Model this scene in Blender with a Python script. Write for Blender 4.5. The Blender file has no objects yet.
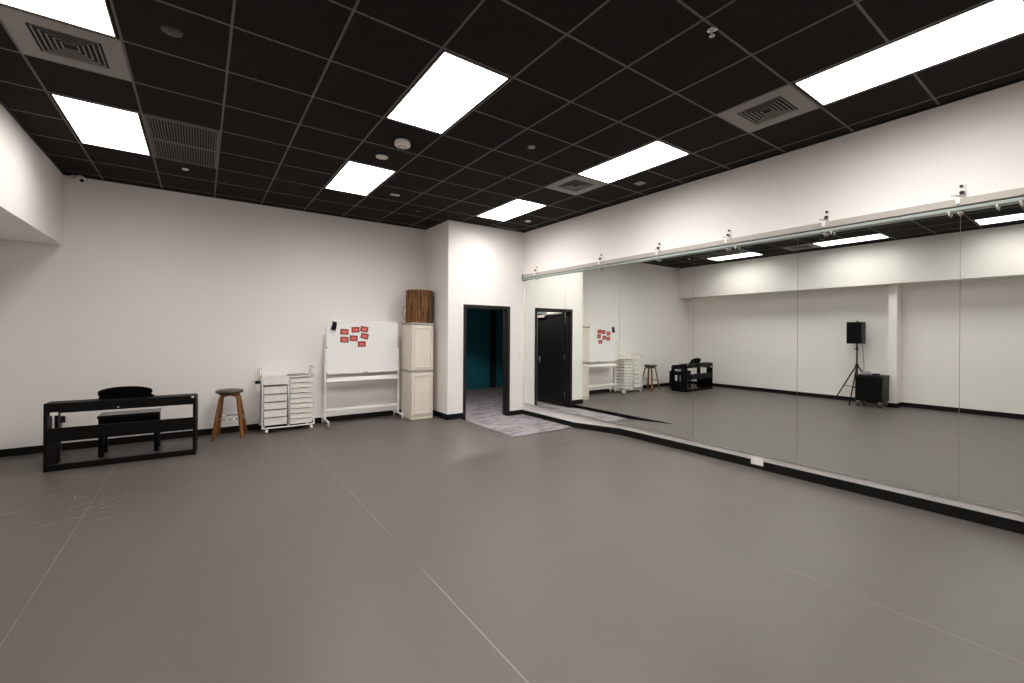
import bpy, bmesh, math, random
from mathutils import Vector, Matrix
random.seed(7)
S = bpy.context.scene
C = S.collection
PI = math.pi

# ------------------------------------------------------------------ materials
def mat(name, col, rough=0.5, metal=0.0, spec=0.5, emit=None, estr=0.0, noise=None, bump=None, trans=0.0, alpha=1.0, coat=0.0):
    m = bpy.data.materials.new(name); m.use_nodes = True
    nt = m.node_tree; b = nt.nodes['Principled BSDF']
    b.inputs['Base Color'].default_value = (*col, 1)
    b.inputs['Roughness'].default_value = rough
    b.inputs['Metallic'].default_value = metal
    b.inputs['Specular IOR Level'].default_value = spec
    b.inputs['Coat Weight'].default_value = coat
    if trans: b.inputs['Transmission Weight'].default_value = trans
    if emit:
        b.inputs['Emission Color'].default_value = (*emit, 1); b.inputs['Emission Strength'].default_value = estr
    tc = nt.nodes.new('ShaderNodeTexCoord')
    if noise:                       # (scale, amount): gentle mottling of the base colour
        n = nt.nodes.new('ShaderNodeTexNoise'); n.inputs['Scale'].default_value = noise[0]; n.inputs['Detail'].default_value = 4
        nt.links.new(tc.outputs['Object'], n.inputs['Vector'])
        r = nt.nodes.new('ShaderNodeValToRGB')
        a = noise[1]
        r.color_ramp.elements[0].position = .3; r.color_ramp.elements[1].position = .7
        r.color_ramp.elements[0].color = (*[c*(1-a) for c in col], 1)
        r.color_ramp.elements[1].color = (*[min(1, c*(1+a)) for c in col], 1)
        nt.links.new(n.outputs['Fac'], r.inputs['Fac']); nt.links.new(r.outputs['Color'], b.inputs['Base Color'])
    if bump:                        # (scale, strength)
        n = nt.nodes.new('ShaderNodeTexNoise'); n.inputs['Scale'].default_value = bump[0]; n.inputs['Detail'].default_value = 3
        nt.links.new(tc.outputs['Object'], n.inputs['Vector'])
        bp = nt.nodes.new('ShaderNodeBump'); bp.inputs['Strength'].default_value = bump[1]; bp.inputs['Distance'].default_value = .002
        nt.links.new(n.outputs['Fac'], bp.inputs['Height']); nt.links.new(bp.outputs['Normal'], b.inputs['Normal'])
    return m

M = {}
M['wall'] = mat('wall_paint', (.85, .808, .778), .75, spec=.25, bump=(120, .05))
M['wallface'] = M['wall']
M['base'] = mat('black_rubber', (.0045, .0040, .0036), .55, spec=.22)
M['tile'] = mat('black_ceiling_tile', (.021, .0178, .0158), .95, spec=.1, noise=(60, .25), bump=(300, .3))
M['tee'] = mat('grey_ceiling_tee', (.125, .112, .104), .55, spec=.3)
M['ventpanel'] = mat('vent_panel', (.25, .227, .208), .5)
M['ventblade'] = mat('vent_blade', (.27, .25, .23), .45)
M['ventdark'] = mat('vent_dark', (.006, .006, .006), .9)
M['grille'] = mat('return_grille', (.115, .105, .098), .6)
M['mirror'] = mat('mirror_silver', (.89, .925, .89), .0, metal=1.0)
M['mirroredge'] = mat('mirror_edge', (.34, .38, .35), .25)
M['track'] = mat('track_aluminium', (.43, .395, .355), .45, metal=.15, bump=(200, .05))
M['alu'] = mat('brushed_aluminium', (.62, .60, .57), .32, metal=.85, bump=(200, .05))
M['chrome'] = mat('chrome', (.75, .74, .72), .12, metal=1)
M['white'] = mat('white_plastic', (.82, .79, .76), .4)
M['whitemetal'] = mat('white_powder_coat', (.84, .81, .78), .35)
M['drawer'] = mat('translucent_white_plastic', (.80, .765, .72), .35)
M['board'] = mat('whiteboard_enamel', (.87, .845, .83), .2)
M['black'] = mat('black_satin', (.0045, .004, .004), .45, spec=.25)
M['blackash'] = mat('black_wood', (.0032, .0028, .0026), .5, spec=.16, noise=(25, .3))
M['blackgloss'] = mat('black_gloss', (.004, .0036, .0036), .3, spec=.25)
M['blackmetal'] = mat('black_metal', (.006, .0056, .0052), .45, spec=.3)
M['speakergrille'] = mat('speaker_grille', (.0025, .0024, .0024), .7, spec=.12, bump=(900, .6))
M['speakerside'] = mat('speaker_cabinet', (.03, .028, .027), .6, spec=.25, bump=(400, .4))
M['cream'] = mat('cream_plastic', (.74, .67, .585), .5, bump=(250, .05))
M['greige'] = mat('grey_plastic', (.36, .33, .30), .55)
M['red'] = mat('red_card', (.62, .07, .045), .6)
M['cardborder'] = mat('card_border', (.11, .022, .015), .6, noise=(120, .6))
M['cardtext'] = mat('card_print', (.80, .32, .24), .6)
M['darkframe'] = mat('dark_door_frame', (.016, .0145, .0135), .42, spec=.35)
M['doorleaf'] = mat('black_door_paint', (.010, .010, .0105), .38, spec=.45)
M['teal'] = mat('teal_paint', (.012, .165, .215), .7)
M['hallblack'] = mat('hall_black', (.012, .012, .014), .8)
M['hallgrey'] = mat('hall_grey_paint', (.20, .23, .24), .7)
M['rope'] = mat('rope', (.32, .24, .14), .9)
M['drumskin'] = mat('drum_skin', (.52, .42, .30), .7, noise=(12, .2))
M['seatleather'] = mat('brown_leather', (.055, .04, .033), .38, noise=(20, .2))
M['darkbench'] = mat('bench_leather', (.03, .027, .026), .22)
M['rubber'] = mat('dark_rubber', (.03, .03, .03), .7)
M['cable'] = mat('cable_black', (.012, .012, .012), .5)
M['cablegrey'] = mat('cable_grey', (.42, .41, .40), .4)
M['paper'] = mat('paper_grey', (.30, .28, .26), .6)
M['scuff'] = mat('chalky_scuff', (.36, .33, .30), .8)
M['light'] = mat('light_diffuser', (.9, .9, .9), .4, emit=(1.0, .975, .95), estr=9.0)
M['light_dim'] = mat('light_diffuser_dimmed', (.9, .9, .9), .4, emit=(1.0, .975, .95), estr=9.0)
def lamp(key, power):
    nt = M[key].node_tree; N = nt.nodes.new; L = nt.links.new
    lw = N('ShaderNodeLayerWeight'); lw.inputs['Blend'].default_value = .5
    mr = N('ShaderNodeMapRange'); mr.inputs['From Min'].default_value = 0; mr.inputs['From Max'].default_value = 1
    mr.inputs['To Min'].default_value = power; mr.inputs['To Max'].default_value = power*.12
    L(lw.outputs['Facing'], mr.inputs['Value']); L(mr.outputs[0], nt.nodes['Principled BSDF'].inputs['Emission Strength'])
lamp('light', 32)
lamp('light_dim', 16)
M['lightframe'] = mat('light_frame', (.5, .48, .46), .5)

def wood(name, a, b, scale, rough=.4, axis='Z'):
    m = mat(name, a, rough); nt = m.node_tree; bs = nt.nodes['Principled BSDF']
    tc = nt.nodes.new('ShaderNodeTexCoord'); mp = nt.nodes.new('ShaderNodeMapping')
    sc = {'Z': (scale, scale, scale*.06), 'X': (scale*.06, scale, scale)}[axis]
    mp.inputs['Scale'].default_value = sc
    n = nt.nodes.new('ShaderNodeTexNoise'); n.inputs['Scale'].default_value = 1; n.inputs['Detail'].default_value = 6; n.inputs['Roughness'].default_value = .65
    r = nt.nodes.new('ShaderNodeValToRGB')
    r.color_ramp.elements[0].color = (*a, 1); r.color_ramp.elements[1].color = (*b, 1)
    r.color_ramp.elements[0].position = .36; r.color_ramp.elements[1].position = .64
    nt.links.new(tc.outputs['Object'], mp.inputs['Vector']); nt.links.new(mp.outputs['Vector'], n.inputs['Vector'])
    nt.links.new(n.outputs['Fac'], r.inputs['Fac']); nt.links.new(r.outputs['Color'], bs.inputs['Base Color'])
    bp = nt.nodes.new('ShaderNodeBump'); bp.inputs['Strength'].default_value = .4; bp.inputs['Distance'].default_value = .004
    nt.links.new(n.outputs['Fac'], bp.inputs['Height']); nt.links.new(bp.outputs['Normal'], bs.inputs['Normal'])
    return m
M['honey'] = wood('honey_wood', (.12, .040, .008), (.27, .105, .022), 60)
M['bark'] = wood('drum_bark', (.022, .008, .003), (.30, .13, .035), 34, .8)

def floor_mat():
    m = mat('dance_vinyl', (.155, .138, .126), .42, spec=.5); nt = m.node_tree; b = nt.nodes['Principled BSDF']
    N = nt.nodes.new; L = nt.links.new
    tc = N('ShaderNodeTexCoord'); sx = N('ShaderNodeSeparateXYZ'); L(tc.outputs['Object'], sx.inputs[0])
    n = N('ShaderNodeTexNoise'); n.inputs['Scale'].default_value = .9; n.inputs['Detail'].default_value = 5
    L(tc.outputs['Object'], n.inputs['Vector'])
    r = N('ShaderNodeValToRGB'); r.color_ramp.elements[0].position = .3; r.color_ramp.elements[1].position = .7
    r.color_ramp.elements[0].color = (.094, .0805, .0725, 1); r.color_ramp.elements[1].color = (.100, .0855, .077, 1)
    L(n.outputs['Fac'], r.inputs['Fac'])
    # welded seams between the rolls of vinyl, every two metres, worn in places
    def math_(op, a, bb=None):
        q = N('ShaderNodeMath'); q.operation = op
        if isinstance(a, (int, float)): q.inputs[0].default_value = a
        else: L(a, q.inputs[0])
        if bb is not None:
            if isinstance(bb, (int, float)): q.inputs[1].default_value = bb
            else: L(bb, q.inputs[1])
        return q.outputs[0]
    tot = None
    def ramp(lo, hi, src):
        q = N('ShaderNodeMapRange'); q.inputs['From Min'].default_value = lo; q.inputs['From Max'].default_value = hi; L(src, q.inputs['Value']); return q.outputs[0]
    for x0, w0, ya, yb, strength in ((-.783, .0034, 7.6, 7.2, .6), (1.174, .0034, 3.1, 3.45, .6), (1.174, .0034, 2.75, 2.45, .8), (3.14, .0034, 1.9, 1.2, .5), (3.14, .003, 1.2, 4.2, .18)):
        dd = math_('ABSOLUTE', math_('SUBTRACT', sx.outputs[0], x0))
        k = math_('MULTIPLY', math_('MULTIPLY', math_('LESS_THAN', dd, w0), ramp(ya, yb, sx.outputs[1])), strength)
        tot = k if tot is None else math_('ADD', tot, k)
    n2 = N('ShaderNodeTexNoise'); n2.inputs['Scale'].default_value = 1.3; n2.inputs['Detail'].default_value = 2
    L(tc.outputs['Object'], n2.inputs['Vector'])
    mr = N('ShaderNodeMapRange'); mr.inputs['From Min'].default_value = .25; mr.inputs['From Max'].default_value = .55; mr.inputs['To Min'].default_value = .3
    L(n2.outputs['Fac'], mr.inputs['Value'])
    fac = math_('MULTIPLY', tot, mr.outputs[0]); fac = math_('MULTIPLY', fac, .75)
    mx = N('ShaderNodeMix'); mx.data_type = 'RGBA'
    L(fac, mx.inputs[0]); L(r.outputs['Color'], mx.inputs[6]); mx.inputs[7].default_value = (.33, .305, .285, 1)
    L(mx.outputs[2], b.inputs['Base Color'])
    n3 = N('ShaderNodeTexNoise'); n3.inputs['Scale'].default_value = 2.2; n3.inputs['Detail'].default_value = 4
    L(tc.outputs['Object'], n3.inputs['Vector'])
    m3 = N('ShaderNodeMapRange'); m3.inputs['To Min'].default_value = .41; m3.inputs['To Max'].default_value = .47
    L(n3.outputs['Fac'], m3.inputs['Value']); L(m3.outputs[0], b.inputs['Roughness'])
    return m
M['floor'] = floor_mat()

def carpet_mat():
    m = mat('carpet', (.3, .28, .29), .95, spec=.1); nt = m.node_tree; b = nt.nodes['Principled BSDF']
    N = nt.nodes.new; L = nt.links.new
    tc = N('ShaderNodeTexCoord'); mp = N('ShaderNodeMapping'); mp.inputs['Scale'].default_value = (2.2, 4.5, 1); mp.inputs['Rotation'].default_value = (0, 0, .35)
    n = N('ShaderNodeTexNoise'); n.inputs['Scale'].default_value = 1.6; n.inputs['Detail'].default_value = 8; n.inputs['Roughness'].default_value = .72; n.inputs['Distortion'].default_value = .6
    L(tc.outputs['Object'], mp.inputs['Vector']); L(mp.outputs['Vector'], n.inputs['Vector'])
    r = N('ShaderNodeValToRGB'); e = r.color_ramp.elements
    e[0].position = .28; e[0].color = (.11, .095, .11, 1); e[1].position = .72; e[1].color = (.38, .34, .325, 1)
    x = e.new(.45); x.color = (.20, .178, .19, 1); x = e.new(.55); x.color = (.30, .267, .262, 1); x = e.new(.62); x.color = (.22, .24, .275, 1)
    L(n.outputs['Fac'], r.inputs['Fac']); L(r.outputs['Color'], b.inputs['Base Color'])
    n2 = N('ShaderNodeTexNoise'); n2.inputs['Scale'].default_value = 400
    L(tc.outputs['Object'], n2.inputs['Vector'])
    bp = N('ShaderNodeBump'); bp.inputs['Strength'].default_value = .5; bp.inputs['Distance'].default_value = .004
    L(n2.outputs['Fac'], bp.inputs['Height']); L(bp.outputs['Normal'], b.inputs['Normal'])
    return m
M['carpet'] = carpet_mat()

# ------------------------------------------------------------------ mesh helpers
def BM(): return bmesh.new()
def add_box(bm, x0, x1, y0, y1, z0, z1, bev=0.0, seg=1, mtx=None):
    vs = [bm.verts.new((x, y, z)) for z in (z0, z1) for y in (y0, y1) for x in (x0, x1)]
    f = [(0, 2, 3, 1), (4, 5, 7, 6), (0, 1, 5, 4), (2, 6, 7, 3), (0, 4, 6, 2), (1, 3, 7, 5)]
    fs = [bm.faces.new([vs[i] for i in q]) for q in f]
    if bev > 0:
        es = list({e for q in fs for e in q.edges})
        r = bmesh.ops.bevel(bm, geom=es, offset=bev, segments=seg, affect='EDGES', profile=.5)
        vs = list({v for v in r['verts']} | {v for v in vs if v.is_valid})
    if mtx is not None:
        for v in vs: v.co = mtx @ v.co
    return vs
def bx(x0, x1, y0, y1, z0, z1, bev=0.0, seg=1):
    bm = BM(); add_box(bm, x0, x1, y0, y1, z0, z1, bev, seg); return bm
def smooth_path(pts, n=6):
    P = [Vector(p) for p in pts]; out = []
    for i in range(len(P)-1):
        p0 = P[max(i-1, 0)]; p1 = P[i]; p2 = P[i+1]; p3 = P[min(i+2, len(P)-1)]
        for k in range(n):
            t = k/n
            out.append(.5*((2*p1)+(p2-p0)*t+(2*p0-5*p1+4*p2-p3)*t*t+(3*p1-p0-3*p2+p3)*t**3))
    out.append(P[-1]); return out
def add_tube(bm, pts, r, seg=10, closed=False, caps=True):
    P = [Vector(p) for p in pts]; n = len(P)
    rr = r if isinstance(r, (list, tuple)) else [r]*n
    t0 = (P[1]-P[0]).normalized()
    up = Vector((0, 0, 1)) if abs(t0.z) < .9 else Vector((1, 0, 0))
    nrm = t0.cross(up).normalized(); rings = []
    for i in range(n):
        if closed: t = (P[(i+1) % n]-P[i-1]).normalized()
        else: t = (P[min(i+1, n-1)]-P[max(i-1, 0)]).normalized()
        nrm = (nrm - t*nrm.dot(t)).normalized(); b = t.cross(nrm)
        rings.append([bm.verts.new(P[i]+rr[i]*(math.cos(2*PI*k/seg)*nrm+math.sin(2*PI*k/seg)*b)) for k in range(seg)])
    for i in range(n if closed else n-1):
        a, c = rings[i], rings[(i+1) % n]
        for k in range(seg): 
            f = bm.faces.new([a[k], a[(k+1) % seg], c[(k+1) % seg], c[k]]); f.smooth = True
    if caps and not closed:
        bm.faces.new(rings[0][::-1]); bm.faces.new(rings[-1])
def add_lathe(bm, prof, seg=32, c=(0, 0, 0), mtx=None):
    rings = []
    for r, z in prof:
        if r < 1e-6: rings.append([bm.verts.new((c[0], c[1], c[2]+z))])
        else: rings.append([bm.verts.new((c[0]+r*math.cos(2*PI*k/seg), c[1]+r*math.sin(2*PI*k/seg), c[2]+z)) for k in range(seg)])
    for a, b in zip(rings, rings[1:]):
        for k in range(seg):
            q = [a[k % len(a)], a[(k+1) % len(a)], b[(k+1) % len(b)], b[k % len(b)]]
            u = []
            for v in q:
                if v not in u: u.append(v)
            if len(u) > 2:
                f = bm.faces.new(u); f.smooth = True
    if mtx is not None:
        for rg in rings:
            for v in rg: v.co = mtx @ v.co
def add_prism(bm, poly, vec):
    a = [bm.verts.new(p) for p in poly]; b = [bm.verts.new(Vector(p)+Vector(vec)) for p in poly]
    n = len(a)
    bm.faces.new(a[::-1]); bm.faces.new(b)
    for i in range(n): bm.faces.new([a[i], a[(i+1) % n], b[(i+1) % n], b[i]])

def world_off(o):
    v = Vector((0, 0, 0))
    while o is not None: v = v + o.location; o = o.parent
    return v
def obj(name, bm, m, parent=None, loc=None, label=None):
    """Link a bmesh built in room coordinates as one mesh object, its origin at loc (or its parent's)."""
    base = Vector(loc) if loc is not None else (world_off(parent) if parent else Vector((0, 0, 0)))
    bmesh.ops.translate(bm, verts=bm.verts, vec=-base)
    bmesh.ops.recalc_face_normals(bm, faces=bm.faces)
    me = bpy.data.meshes.new(name); bm.to_mesh(me); bm.free()
    me.materials.append(m)
    o = bpy.data.objects.new(name, me); C.objects.link(o)
    if parent:
        o.parent = parent; o.location = base - world_off(parent)
    else: o.location = base
    if label: o['label'] = label
    return o
def tag(o, label, cat, group=None, kind=None):
    o['label'] = label; o['category'] = cat
    if group: o['group'] = group
    if kind: o['kind'] = kind
    return o
def thing(name, label, cat, loc, group=None):
    o = bpy.data.objects.new(name, None); C.objects.link(o); o.location = loc; o.empty_display_size = .1
    return tag(o, label, cat, group)
def struct(name, bm, m, parent=None, label=None):
    o = obj(name, bm, m, parent)
    if not parent: o['kind'] = 'structure'
    if label: o['label'] = label
    return o

# ------------------------------------------------------------------ the room
H = 1.528                   # eye height
ZC = 3.517                  # ceiling
XL, XB = -1.97, -1.433      # left wall, face of the boxed beam
XR, XM = 5.182, 5.165       # right wall, face of the mirrors
YB, YD, YN = 7.843, 6.90, -1.3
CA0, CB0 = 2.813, 2.952   # column on the left wall
XJ = 3.53                   # the jog beside the doorway
PZ = -.070                  # level of the hallway carpet
RY0, RY1 = 4.45, 5.45       # ramp down to it
DX0, DX1, DZ = 3.893, 4.803, 1.985    # clear door opening
HX1, HY = 9.2, 10.75

# dance floor: one surface with a ramp let into its corner
bm = BM()
def quad(bm, *p): return bm.faces.new([bm.verts.new(q) for q in p])
EX = 3.775
quad(bm, (XL-.1, YN-.1, 0), (EX, YN-.1, 0), (EX, YB+.05, 0), (XL-.1, YB+.05, 0))
quad(bm, (EX, YN-.1, 0), (XR+.05, YN-.1, 0), (XR+.05, RY0, 0), (EX, RY0, 0))
quad(bm, (EX, RY0, 0), (XR+.05, RY0, 0), (XR+.05, RY1, PZ), (EX, RY1, PZ))
quad(bm, (EX, RY1, PZ), (XR+.05, RY1, PZ), (XR+.05, RY1+.02, PZ-.004), (EX, RY1+.02, PZ-.004))
bmesh.ops.remove_doubles(bm, verts=bm.verts, dist=1e-4)
me_floor = struct('floor', bm, M['floor'], label='grey vinyl dance floor with pale seams and a ramp by the door')
# pale scuffs near the piano, part of the floor
bm = BM()
for (x, y, L, a) in [(-1.28, 6.05, .10, .2), (-1.15, 6.02, .14, .1), (-.85, 5.31, .16, .5), (-.70, 5.30, .10, 1.1), (-.62, 5.36, .12, .3), (-.64, 5.12, .18, .2),
                     (-.98, 4.90, .16, .35), (-.80, 4.96, .17, .12), (-.88, 5.03, .07, .5), (-.70, 5.22, .06, 1.0), (-.58, 5.22, .05, .2), (-1.05, 5.02, .09, .2), (-.62, 4.82, .12, .1), (-.93, 5.59, .12, 1.6), (-.87, 5.55, .10, .9), (-1.20, 5.3, .09, 1.4),
                     (-.72, 5.42, .07, .9), (-.77, 5.18, .12, .3), (-.66, 5.0, .08, .2), (-1.32, 5.4, .22, .05), (-.55, 5.45, .06, .4), (-.9, 5.18, .07, 1.2), (-1.24, 4.86, .14, .3), (-1.1, 5.75, .06, .7), (-1.0, 5.45, .05, 1.2)]:
    w = random.uniform(.003, .007); d = Vector((math.cos(a), math.sin(a), 0)); n = Vector((-d.y, d.x, 0)); p = Vector((x, y, .0012))
    add_prism(bm, [p-d*L/2, p-d*L/6+n*w, p+d*L/5+n*w*.6, p+d*L/2, p+d*L/5-n*w*.5, p-d*L/6-n*w*.8], (0, 0, .0006))
obj('scuff_marks', bm, M['scuff'], me_floor, label='pale chalky scuffs')
# black edge of the ramp
bm = BM(); add_prism(bm, [(EX, RY0, -.001), (EX, YD, -.001), (EX, YD, PZ), (EX, RY1, PZ)], (.006, 0, 0))
struct('trim_1', bm, M['base'])
# carpet of the hallway and landing
bm = BM()
quad(bm, (EX, RY1, PZ+.006), (XR, RY1, PZ+.006), (XR, YD+.02, PZ+.006), (EX, YD+.02, PZ+.006))
quad(bm, (XJ+.1, YD+.02, PZ+.006), (HX1, YD+.02, PZ+.006), (HX1, HY+.05, PZ+.006), (XJ+.1, HY+.05, PZ+.006))
struct('floor_hall', bm, M['carpet'], label='mottled lilac grey carpet in the doorway and hall')

# walls
T = .15
struct('wall_back', bx(XL-T, XJ+.1, YB, YB+T, -.1, ZC+.1), M['wall'])
struct('wall_left', bx(XL-T, XL, YN-T, YB, -.1, ZC+.1), M['wall'])
struct('wall_near', bx(XL, XR+T, YN-T, YN, -.1, ZC+.1), M['wall'])
struct('wall_right', bx(XR, XR+T, YN, YD+T, -.1, ZC+.1), M['wall'])
struct('wall_jog', bx(XJ, XJ+.12, YD, YB, -.1, ZC+.1), M['wall'])
bm = BM()
add_box(bm, XJ+.12, DX0-.03, YD, YD+T, -.1, ZC+.1); add_box(bm, DX1+.03, XR, YD, YD+T, -.1, ZC+.1); add_box(bm, DX0-.03, DX1+.03, YD, YD+T, DZ+.03, ZC+.1)
struct('wall_door', bm, M['wall'])
struct('beam_left', bx(XL, XB, YN, YB, 2.612, ZC+.05), M['wall'], label='boxed white beam along the left wall')
struct('column_left', bx(XL, -1.62, CA0, CB0, 0, 2.612), M['wall'], label='white column under the beam on the left wall')

# baseboards
BH, BT = .094, .012
def base(name, bm): return struct(name, bm, M['base'])
base('baseboard_back', bx(XL+.0, XJ, YB-BT, YB, 0, BH))
CA, CB, CX = CA0, CB0, -1.62
bm = BM(); add_box(bm, XL, XL+BT, YN, CA-BT, 0, BH); add_box(bm, XL, XL+BT, CB+BT, YB-BT, 0, BH)
add_box(bm, CX, CX+BT, CA-BT, CB+BT, 0, BH); add_box(bm, XL, CX, CA-BT, CA, 0, BH); add_box(bm, XL, CX, CB, CB+BT, 0, BH)
base('baseboard_left', bm)
base('baseboard_jog', bx(XJ-BT, XJ, YD-BT, YB-BT, 0, BH))
bm = BM(); add_box(bm, XJ-BT, DX0-.056, YD-BT, YD, 0, BH); add_box(bm, EX, DX0-.056, YD-BT, YD, PZ, .001); add_box(bm, DX1+.056, XR, YD-BT, YD, PZ, PZ+BH)
base('baseboard_door', bm)
bm = BM(); X0, X1 = XR-BT, XR
add_prism(bm, [(X0, YN, 0), (X0, RY0, 0), (X0, RY1, PZ), (X0, YD-BT, PZ), (X0, YD-BT, PZ+BH-.006), (X0, RY1, PZ+BH-.006), (X0, RY0, BH), (X0, YN, BH)], (BT, 0, 0))
base('baseboard_right', bm)
base('baseboard_near', bx(XL, XR, YN, YN+BT, 0, BH))

# ceiling: black tiles, grey tee grid
TX, TY, GX, GY = .6055, .61, .1553, 4.605
ceil = struct('ceiling', bx(XL-T, XR+T, YN-T, YB+T, ZC, ZC+.03), M['tile'], label='black tile ceiling')
bm = BM(); W = .0078
gx = [GX+i*TX for i in range(-3, 9)]; gy = [GY+j*TY for j in range(-12, 6)]
for x in gx:
    if XB < x < XR-.02: add_box(bm, x-W, x+W, YN, YB if x < XJ else YD, ZC-.004, ZC+.001)
for y in gy:
    if YN < y < YB-.02: add_box(bm, XB, XR if y < YD else XJ, y-W, y+W, ZC-.0035, ZC+.001)
obj('tee_grid', bm, M['tee'], ceil, label='grey metal grid between the tiles')
bm = BM()
for a in ((XB, XB+.022, YN, YB), (XR-.022, XR, YN, YD), (XB, XJ, YB-.022, YB), (XJ, XR, YD-.022, YD), (XJ-.022, XJ, YD-.022, YB), (XB, XR, YN, YN+.022)):
    add_box(bm, a[0], a[1], a[2], a[3], ZC-.012, ZC+.001)
obj('edge_trim', bm, M['black'], ceil, label='black trim where the ceiling meets the walls')

# the hall beyond the door
hw = bx(XJ, HX1+T, HY, HY+T, -.1, 2.75)
struct('wall_hall', hw, M['teal'], label='teal hall wall seen through the doorway')
struct('wall_hall_right', bx(HX1, HX1+T, YD+T, HY, -.1, 2.75), M['teal'])
struct('wall_hall_left', bx(XJ, XJ+.1, YB+T, HY, -.1, 2.75), M['hallgrey'])
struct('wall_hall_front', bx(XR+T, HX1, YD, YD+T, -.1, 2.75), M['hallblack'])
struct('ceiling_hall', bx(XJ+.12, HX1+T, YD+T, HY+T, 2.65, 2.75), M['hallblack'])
bm = BM(); add_box(bm, 6.86, 7.06, HY-.035, HY, PZ, 2.2); struct('hall_dark_strip', bm, M['hallblack'])  # narrow dark upright strip against the teal hall wall

# doorway: steel frame with the leaf swung into the hall
d = bpy.data.objects.new('door_1', None); C.objects.link(d); d.location = (DX0, YD, PZ); d['kind'] = 'structure'; d['label'] = 'dark framed doorway with black door swung into the hall'
bm = BM(); F = .056; yf, yr = YD-.014, YD+T+.012
add_box(bm, DX0-F, DX0, yf, yr, PZ, DZ+F, .004); add_box(bm, DX1, DX1+F, yf, yr, PZ, DZ+F, .004); add_box(bm, DX0, DX1, yf, yr, DZ, DZ+F, .004)
add_box(bm, DX0, DX0+.016, YD+.05, YD+.10, PZ, DZ); add_box(bm, DX1-.016, DX1, YD+.05, YD+.10, PZ, DZ); add_box(bm, DX0, DX1, YD+.05, YD+.10, DZ-.016, DZ)
obj('frame', bm, M['darkframe'], d)
LX0, LX1, LY0, LY1 = DX0-.008, DX0+.036, YD+T+.02, YD+T+.02+.90
leaf = obj('leaf', bx(LX0, LX1, LY0, LY1, PZ+.02, DZ-.01, .003), M['doorleaf'], d)
bm = BM(); yh = LY1-.09
add_tube(bm, smooth_path([(LX1, yh, 1.02), (LX1+.05, yh, 1.03), (LX1+.055, yh, 1.1), (LX1+.055, yh, 1.6), (LX1+.05, yh, 1.68), (LX1, yh, 1.69)], 5), .011, 10)
obj('pull_handle', bm, M['blackmetal'], leaf)
bm = BM(); add_box(bm, LX1, LX1+.012, LY1-.12, LY1-.06, .86, 1.0, .004); add_lathe(bm, [(0, 0), (.02, 0), (.018, .012), (0, .014)], 16, mtx=Matrix.Translation((LX1+.012, LY1-.09, .93)) @ Matrix.Rotation(PI/2, 4, 'Y'))
obj('lock_plate', bm, M['alu'], leaf, label='small metal lock plate')
bm = BM()
for z in (.15, .95, 1.75): add_tube(bm, [(DX0+.004, LY0-.006, z), (DX0+.004, LY0-.006, z+.11)], .007, 8)
obj('hinges', bm, M['alu'], leaf, label='steel hinges')
bm = BM(); add_box(bm, LX1, LX1+.05, LY1-.30, LY1-.04, DZ-.10, DZ-.045, .006)
add_tube(bm, [(LX1+.03, LY1-.22, DZ-.04), (LX1+.06, LY1-.42, DZ-.035), (LX1+.02, LY0+.05, DZ-.03)], .008, 8)
obj('door_closer', bm, M['greige'], d, label='grey overhead door closer')

t = thing('downlight', 'small recessed downlight in the dark hall ceiling beyond the doorway', 'light', (4.50, 7.80, 2.65))
bm = BM(); add_lathe(bm, [(.05, -.004), (.075, -.004), (.078, 0), (.05, 0)], 28, (4.50, 7.80, 2.65)); obj('ring', bm, M['whitemetal'], t)
bm = BM(); add_lathe(bm, [(0, -.002), (.05, -.002), (.05, 0), (0, 0)], 28, (4.50, 7.80, 2.65)); obj('lens', bm, M['light'], t)
sl = bpy.data.lights.new('downlight_beam', 'SPOT'); sl.energy = 130; sl.spot_size = math.radians(131); sl.spot_blend = .2; sl.shadow_soft_size = .05; sl.color = (1, .95, .9)
so = bpy.data.objects.new('downlight_beam', sl); C.objects.link(so); so.location = (0, 0, -.02); so.parent = t

# ------------------------------------------------------------------ ceiling fixtures
LIGHTS = [(-2, 1, 'glowing ceiling panel light between the beam and the dark slotted return grille'),
          (-2, -3, 'glowing ceiling panel light beside the air vent near the beam, cut by the photo corner'),
          (2, -3, 'large glowing ceiling panel light on the camera side of the smoke detector'),
          (2, 1, 'glowing ceiling panel light nearest the back wall, above the whiteboard'),
          (6, 1, 'glowing ceiling panel light nearest the doorway corner'),
          (6, -3, 'glowing ceiling panel light by the mirror wall, between the two air vents'),
          (6, -7, 'largest glowing ceiling panel light, by the mirror wall and cut by the photo edge'),
          (-2, -7, 'glowing ceiling panel light by the beam, seen only in the mirror'),
          (2, -7, 'glowing ceiling panel light of the middle column, above the camera')]
for i, j, lab in LIGHTS:
    x0, x1, y0, y1 = GX+i*TX+.024, GX+(i+1)*TX-.026, GY+j*TY+.024, GY+(j+2)*TY-.026
    t = thing('ceiling_light', lab, 'light', ((x0+x1)/2, (y0+y1)/2, ZC), 'ceiling panel lights')
    bm = BM(); e = .007
    for a in ((x0, x0+e, y0, y1), (x1-e, x1, y0, y1), (x0+e, x1-e, y0, y0+e), (x0+e, x1-e, y1-e, y1)): add_box(bm, *a, ZC-.007, ZC+.0)
    obj('frame', bm, M['lightframe'], t)
    obj('diffuser', bx(x0+e, x1-e, y0+e, y1-e, ZC-.005, ZC), M['light_dim' if i == -2 else 'light'], t)

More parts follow.
